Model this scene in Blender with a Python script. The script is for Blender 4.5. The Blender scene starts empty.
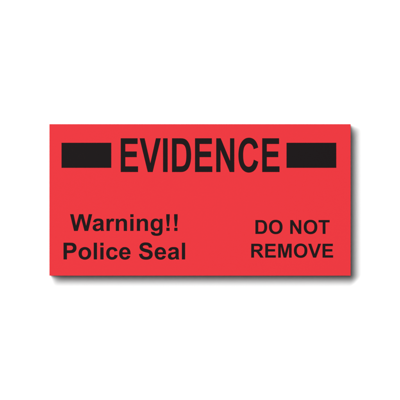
import bpy, math, re

# ------------------------------------------------------------------ scale
U = 0.1016 / 301.2          # metres per unit; the seal is 301.2 units (about four inches) wide
def X(px): return (px - 200.0) * U
def Y(py): return (200.0 - py) * U
THICK = 0.0019              # unseen board added under the seal so that it casts a shadow
FILM = 0.00025              # red printed film on its face
TOP = THICK + FILM

scene = bpy.context.scene
C = scene.collection

# ------------------------------------------------------------------ camera
cam_d = bpy.data.cameras.new("camera")
cam = bpy.data.objects.new("camera", cam_d)
C.objects.link(cam)
cam_d.sensor_width = 36.0
cam_d.lens = 120.0
dist = 120.0 * (400 * U) / 36.0
cam.location = (0, 0, TOP + dist)
cam.rotation_euler = (0, 0, 0)
cam_d.clip_start = 0.01
cam_d.clip_end = 50.0
scene.camera = cam

# ------------------------------------------------------------------ world, lamp, exposure
w = bpy.data.worlds.new("World")
scene.world = w
w.use_nodes = True
bg = w.node_tree.nodes["Background"]
bg.inputs["Color"].default_value = (1, 1, 1, 1)
bg.inputs["Strength"].default_value = 0.07

from mathutils import Vector, Matrix
LZ = 8.0                                   # long softbox, up and to the left, seen edge-on along its length
OFF, R_ACROSS, R_ALONG, TILT = 1.255, 0.623, 1.80, -0.116
ld = bpy.data.lights.new("softbox", 'AREA')
ld.shape = 'ELLIPSE'
ld.size = 2 * R_ACROSS * LZ
ld.size_y = 2 * R_ALONG * LZ
ld.energy = 19800.0
ld.color = (1.0, 1.0, 1.0)
lamp = bpy.data.objects.new("softbox", ld)
dv = Vector((-1, 1, 0)).normalized()       # horizontal direction of the lamp
ev = Vector((-1, -1, 0)).normalized()      # along its length
zv = Vector((0, 0, 1))
nv = -(dv * math.sin(TILT) + zv * math.cos(TILT))
xv = dv * math.cos(TILT) - zv * math.sin(TILT)
yv = (-nv).cross(xv)
m = Matrix((xv, yv, -nv)).transposed().to_4x4()
m.translation = Vector((-OFF * LZ, OFF * LZ, LZ))
lamp.matrix_world = m
C.objects.link(lamp)

scene.view_settings.view_transform = 'Standard'
scene.view_settings.look = 'None'
scene.view_settings.exposure = 0.0
scene.view_settings.gamma = 1.0
scene.render.film_transparent = False

# ------------------------------------------------------------------ materials
def material(name, col, rough, spec, mottled=0.0, scale=900.0, bump=0.0):
    m = bpy.data.materials.new(name)
    m.use_nodes = True
    nt = m.node_tree
    b = nt.nodes["Principled BSDF"]
    b.inputs["Roughness"].default_value = rough
    b.inputs["Specular IOR Level"].default_value = spec
    b.inputs["Base Color"].default_value = (*col, 1)
    tc = nt.nodes.new("ShaderNodeTexCoord")
    nz = nt.nodes.new("ShaderNodeTexNoise")
    nz.inputs["Scale"].default_value = scale
    nz.inputs["Detail"].default_value = 4.0
    nt.links.new(tc.outputs["Object"], nz.inputs["Vector"])
    if mottled:
        mp = nt.nodes.new("ShaderNodeMapRange")
        mp.inputs["To Min"].default_value = 1 - mottled
        mp.inputs["To Max"].default_value = 1 + mottled
        nt.links.new(nz.outputs["Fac"], mp.inputs["Value"])
        mul = nt.nodes.new("ShaderNodeVectorMath")
        mul.operation = 'SCALE'
        mul.inputs[0].default_value = col
        nt.links.new(mp.outputs["Result"], mul.inputs["Scale"])
        nt.links.new(mul.outputs["Vector"], b.inputs["Base Color"])
    if bump:
        bp = nt.nodes.new("ShaderNodeBump")
        bp.inputs["Strength"].default_value = bump
        bp.inputs["Distance"].default_value = 0.00005
        nt.links.new(nz.outputs["Fac"], bp.inputs["Height"])
        nt.links.new(bp.outputs["Normal"], b.inputs["Normal"])
    return m

M_TABLE = material("white_tabletop", (0.9, 0.9, 0.9), 0.9, 0.0)
M_RED = material("red_printed_film", (0.648, 0.0285, 0.0375), 0.75, 0.10, mottled=0.01, scale=1500, bump=0.03)
M_RISER = material("grey_shadow_riser", (0.10, 0.10, 0.10), 0.85, 0.1, mottled=0.02)  # dark grey keeps the added board from bouncing light into the shadow
M_INK = material("black_ink", (0.0078, 0.0054, 0.0059), 0.75, 0.08, mottled=0.06, scale=1500, bump=0.05)

# ------------------------------------------------------------------ helpers
def link_mesh(name, me, mat, parent=None):
    o = bpy.data.objects.new(name, me)
    me.materials.append(mat)
    C.objects.link(o)
    if parent: o.parent = parent
    return o

def slab(name, x0, x1, y0, y1, z0, z1, mat, parent=None, bevel=0.0):
    v = [(x0,y0,z0),(x1,y0,z0),(x1,y1,z0),(x0,y1,z0),(x0,y0,z1),(x1,y0,z1),(x1,y1,z1),(x0,y1,z1)]
    f = [(3,2,1,0),(4,5,6,7),(0,1,5,4),(1,2,6,5),(2,3,7,6),(3,0,4,7)]
    me = bpy.data.meshes.new(name)
    me.from_pydata(v, [], f)
    o = link_mesh(name, me, mat, parent)
    if bevel:
        b = o.modifiers.new("bevel", 'BEVEL')
        b.width = bevel
        b.segments = 2
    return o

# ------------------------------------------------------------------ letter outlines (bold grotesque, 2048 units per em)
G = {
'E': (1366, "M149 0 V1466 H1236 V1218 H445 V893 H1181 V646 H445 V247 H1264 V0 Z"),
'V': (1366, "M522 0 L-2 1466 H319 L690 381 L1049 1466 H1363 L838 0 Z"),
'I': (569, "M140 0 V1466 H436 V0 Z"),
'D': (1479, "M148 1466 H689 Q872 1466 968 1438 Q1097 1400 1189 1303 Q1281 1206 1329 1065.5 Q1377 925 1377 719 Q1377 538 1332 407 Q1277 247 1175 148 Q1098 73 967 31 Q869 0 705 0 H148 Z M444 1218 V247 H665 Q789 247 844 261 Q916 279 963.5 322 Q1011 365 1041 463.5 Q1071 562 1071 732 Q1071 902 1041 993 Q1011 1084 957 1135 Q903 1186 820 1204 Q758 1218 577 1218 Z"),
'N': (1479, "M149 0 V1466 H437 L1037 487 V1466 H1312 V0 H1015 L424 956 V0 Z"),
'C': (1479, "M1087 539 L1374 448 Q1308 208 1154.5 91.5 Q1001 -25 765 -25 Q473 -25 285 174.5 Q97 374 97 720 Q97 1086 286 1288.5 Q475 1491 783 1491 Q1052 1491 1220 1332 Q1320 1238 1370 1062 L1077 992 Q1051 1106 968.5 1172 Q886 1238 768 1238 Q605 1238 503.5 1121 Q402 1004 402 742 Q402 464 502 346 Q602 228 762 228 Q880 228 965 303 Q1050 378 1087 539 Z"),
'W': (1933, "M360 0 L10 1466 H313 L534 459 L802 1466 H1154 L1411 442 L1636 1466 H1934 L1578 0 H1264 L972 1096 L681 0 Z"),
'a': (1139, "M357 738 L102 784 Q145 938 250 1012 Q355 1086 562 1086 Q750 1086 842 1041.5 Q934 997 971.5 928.5 Q1009 860 1009 677 L1006 349 Q1006 209 1019.5 142.5 Q1033 76 1070 0 H792 Q781 28 765 83 Q758 108 755 116 Q683 46 601 11 Q519 -24 426 -24 Q262 -24 167.5 65 Q73 154 73 290 Q73 380 116 450.5 Q159 521 236.5 558.5 Q314 596 460 624 Q657 661 733 693 V721 Q733 802 693 836.5 Q653 871 542 871 Q467 871 425 841.5 Q383 812 357 738 Z M733 510 Q679 492 562 467 Q445 442 409 418 Q354 379 354 319 Q354 260 398 217 Q442 174 510 174 Q586 174 655 224 Q706 262 722 317 Q733 353 733 454 Z"),
'r': (797, "M416 0 H135 V1062 H396 V911 Q463 1018 516.5 1052 Q570 1086 638 1086 Q734 1086 823 1033 L736 788 Q665 834 604 834 Q545 834 504 801.5 Q463 769 439.5 684 Q416 599 416 328 Z"),
'n': (1251, "M1112 0 H831 V542 Q831 714 813 764.5 Q795 815 754.5 843 Q714 871 657 871 Q584 871 526 831 Q468 791 446.5 725 Q425 659 425 481 V0 H144 V1062 H405 V906 Q544 1086 755 1086 Q848 1086 925 1052.5 Q1002 1019 1041.5 967 Q1081 915 1096.5 849 Q1112 783 1112 660 Z"),
'i': (569, "M147 1206 V1466 H428 V1206 Z M147 0 V1062 H428 V0 Z"),
'g': (1251, "M121 -70 L442 -109 Q450 -165 479 -186 Q519 -216 605 -216 Q715 -216 770 -183 Q807 -161 826 -112 Q839 -77 839 17 V172 Q713 0 521 0 Q307 0 182 181 Q84 324 84 537 Q84 804 212.5 945 Q341 1086 532 1086 Q729 1086 857 913 V1062 H1120 V109 Q1120 -79 1089 -172 Q1058 -265 1002 -318 Q946 -371 852.5 -401 Q759 -431 616 -431 Q346 -431 233 -338.5 Q120 -246 120 -104 Q120 -90 121 -70 Z M372 553 Q372 384 437.5 305.5 Q503 227 599 227 Q702 227 773 307.5 Q844 388 844 546 Q844 711 776 791 Q708 871 604 871 Q503 871 437.5 792.5 Q372 714 372 553 Z"),
'!': (682, "M265 391 L189 1092 V1466 H495 V1092 L420 391 Z M201 0 V281 H482 V0 Z"),
'P': (1366, "M149 0 V1466 H624 Q894 1466 976 1444 Q1102 1411 1187 1300.5 Q1272 1190 1272 1015 Q1272 880 1223 788 Q1174 696 1098.5 643.5 Q1023 591 945 574 Q839 553 638 553 H445 V0 Z M445 1218 V802 H607 Q782 802 841 825 Q900 848 933.5 897 Q967 946 967 1011 Q967 1091 920 1143 Q873 1195 801 1208 Q748 1218 588 1218 Z"),
'o': (1251, "M82 546 Q82 686 151 817 Q220 948 346.5 1017 Q473 1086 629 1086 Q870 1086 1024 929.5 Q1178 773 1178 534 Q1178 293 1022.5 134.5 Q867 -24 631 -24 Q485 -24 352.5 42 Q220 108 151 235.5 Q82 363 82 546 Z M370 531 Q370 373 445 289 Q520 205 630 205 Q740 205 814.5 289 Q889 373 889 533 Q889 689 814.5 773 Q740 857 630 857 Q520 857 445 773 Q370 689 370 531 Z"),
'l': (569, "M147 0 V1466 H428 V0 Z"),
'c': (1139, "M1073 748 L796 698 Q782 781 732.5 823 Q683 865 604 865 Q499 865 436.5 792.5 Q374 720 374 550 Q374 361 437.5 283 Q501 205 608 205 Q688 205 739 250.5 Q790 296 811 407 L1087 360 Q1044 170 922 73 Q800 -24 595 -24 Q362 -24 223.5 123 Q85 270 85 530 Q85 793 224 939.5 Q363 1086 600 1086 Q794 1086 908.5 1002.5 Q1023 919 1073 748 Z"),
'e': (1139, "M762 338 L1042 291 Q988 137 871.5 56.5 Q755 -24 580 -24 Q303 -24 170 157 Q65 302 65 523 Q65 787 203 936.5 Q341 1086 552 1086 Q789 1086 926 929.5 Q1063 773 1057 450 H353 Q356 325 421 255.5 Q486 186 583 186 Q649 186 694 222 Q739 258 762 338 Z M778 622 Q775 744 715 807.5 Q655 871 569 871 Q477 871 417 804 Q357 737 358 622 Z"),
'S': (1366, "M74 477 L362 505 Q388 360 467.5 292 Q547 224 682 224 Q825 224 897.5 284.5 Q970 345 970 426 Q970 478 939.5 514.5 Q909 551 833 578 Q781 596 596 642 Q358 701 262 787 Q127 908 127 1082 Q127 1194 190.5 1291.5 Q254 1389 373.5 1440 Q493 1491 662 1491 Q938 1491 1077.5 1370 Q1217 1249 1224 1047 L928 1034 Q909 1147 846.5 1196.5 Q784 1246 659 1246 Q530 1246 457 1193 Q410 1159 410 1102 Q410 1050 454 1013 Q510 966 726 915 Q942 864 1045.5 809.5 Q1149 755 1207.5 660.5 Q1266 566 1266 427 Q1266 301 1196 191 Q1126 81 998 27.5 Q870 -26 679 -26 Q401 -26 252 102.5 Q103 231 74 477 Z"),
'O': (1593, "M89 724 Q89 948 156 1100 Q206 1212 292.5 1301 Q379 1390 482 1433 Q619 1491 798 1491 Q1122 1491 1316.5 1290 Q1511 1089 1511 731 Q1511 376 1318 175.5 Q1125 -25 802 -25 Q475 -25 282 174.5 Q89 374 89 724 Z M394 734 Q394 485 509 356.5 Q624 228 801 228 Q978 228 1091.5 355.5 Q1205 483 1205 738 Q1205 990 1094.5 1114 Q984 1238 801 1238 Q618 1238 506 1112.5 Q394 987 394 734 Z"),
'T': (1251, "M478 0 V1218 H43 V1466 H1208 V1218 H774 V0 Z"),
'R': (1479, "M150 0 V1466 H773 Q1008 1466 1114.5 1426.5 Q1221 1387 1285 1286 Q1349 1185 1349 1055 Q1349 890 1252 782.5 Q1155 675 962 647 Q1058 591 1120.5 524 Q1183 457 1289 286 L1468 0 H1114 L900 319 Q786 490 744 534.5 Q702 579 655 595.5 Q608 612 506 612 H446 V0 Z M446 846 H665 Q878 846 931 864 Q984 882 1014 926 Q1044 970 1044 1036 Q1044 1110 1004.5 1155.5 Q965 1201 893 1213 Q857 1218 677 1218 H446 Z"),
'M': (1706, "M145 0 V1466 H588 L854 466 L1117 1466 H1561 V0 H1286 V1154 L995 0 H710 L420 1154 V0 Z"),
' ': (569, ""),
}
KERN = {'Wa': -37, 'P ': -37, 'VE': 0}

def contours(d):
    out, cur, x, y = [], [], 0.0, 0.0
    for c, args in re.findall(r'([MLHVQZ])([^MLHVQZ]*)', d):
        a = [float(t) for t in args.split()]
        if c == 'M': cur = [(a[0], a[1])]; x, y = a
        elif c == 'L': x, y = a; cur.append((x, y))
        elif c == 'H': x = a[0]; cur.append((x, y))
        elif c == 'V': y = a[0]; cur.append((x, y))
        elif c == 'Q':
            cx, cy, ex, ey = a
            for k in range(1, 9):
                t = k / 8
                cur.append(((1-t)**2*x + 2*t*(1-t)*cx + t*t*ex, (1-t)**2*y + 2*t*(1-t)*cy + t*t*ey))
            x, y = ex, ey
        elif c == 'Z': out.append(cur)
    return out

def advance(text):
    """x offset of every character, in font units"""
    xs, x = [], 0.0
    for k, ch in enumerate(text):
        xs.append(x)
        x += G[ch][0] + KERN.get(text[k:k+2], 0)
    return xs

INK_H = 0.000018
def line_of_text(text, left, right, base, cap, parent, labels):
    """set a line so its ink runs left..right with its baseline and cap height; every word one mesh"""
    xs = advance(text)
    lo = min(p[0] for c in contours(G[text[0]][1]) for p in c)
    hi = max(p[0] for c in contours(G[text[-1]][1]) for p in c) + xs[-1]
    sx = (right - left) / (hi - lo)
    sy = cap / 1466.0
    k = 0
    for word, lab in zip(text.split(' '), labels):
        cu = bpy.data.curves.new("word", 'CURVE')
        cu.dimensions = '2D'
        cu.fill_mode = 'BOTH'
        cu.extrude = INK_H / 2
        for ch in word:
            for c in contours(G[ch][1]):
                if abs(c[0][0]-c[-1][0]) < 1e-6 and abs(c[0][1]-c[-1][1]) < 1e-6: c = c[:-1]
                sp = cu.splines.new('POLY')
                sp.points.add(len(c) - 1)
                for q, (px, py) in enumerate(c):
                    sp.points[q].co = (X(left + (px + xs[k] - lo) * sx), Y(base - py * sy), 0, 1)
                sp.use_cyclic_u = True
            k += 1
        k += 1
        tmp = bpy.data.objects.new("tmp", cu)
        C.objects.link(tmp)
        bpy.context.view_layer.update()
        me = bpy.data.meshes.new_from_object(tmp.evaluated_get(bpy.context.evaluated_depsgraph_get()))
        bpy.data.objects.remove(tmp)
        bpy.data.curves.remove(cu)
        me.materials.clear()
        me.name = "printed_word"
        o = link_mesh("printed_word", me, M_INK, parent)
        o.location = (0, 0, TOP + INK_H / 2)
        o["label"] = lab

# ------------------------------------------------------------------ the setting
t = slab("tabletop", -1.5, 1.5, -1.5, 1.5, -0.02, 0.0, M_TABLE)
t["kind"] = "structure"
t["label"] = "plain bright white surface under the red seal"

# ------------------------------------------------------------------ the seal
seal = bpy.data.objects.new("evidence_seal", None)
seal.empty_display_size = 0.02
C.objects.link(seal)
seal["label"] = "bright red rectangular evidence seal with black lettering lying on white surface"
seal["category"] = "label"

L, R, T, B = 49.4, 350.65, 124.15, 275.65
slab("shadow_riser_board", X(L+0.1), X(R-0.1), Y(B-0.1), Y(T+0.1), 0.0, THICK, M_RISER, seal)  # assumed thickness under the red sheet, added to cast the drop shadow
slab("red_sheet", X(L), X(R), Y(B), Y(T), THICK, TOP, M_RED, seal, bevel=0.00002)
for x0, x1, lab in ((61.5, 111.25, "solid black bar before the heading word"), (286.5, 336.25, "solid black bar after the heading word")):
    o = slab("black_bar", X(x0), X(x1), Y(167.8), Y(142.75), TOP, TOP + INK_H, M_INK, seal)
    o["label"] = lab

line_of_text("EVIDENCE", 120.7, 279.5, 172.0, 33.75, seal, ["EVIDENCE in tall narrow black capitals"])
line_of_text("Warning!!", 70.0, 177.6, 230.9, 16.75, seal, ["Warning!! in bold black lettering"])
line_of_text("Police Seal", 63.5, 185.1, 259.4, 16.75, seal, ["Police in bold black lettering", "Seal in bold black lettering"])
line_of_text("DO NOT", 255.4, 329.6, 233.9, 13.9, seal, ["DO in bold black capitals", "NOT in bold black capitals"])
line_of_text("REMOVE", 251.2, 333.1, 257.6, 13.9, seal, ["REMOVE in bold black capitals"])
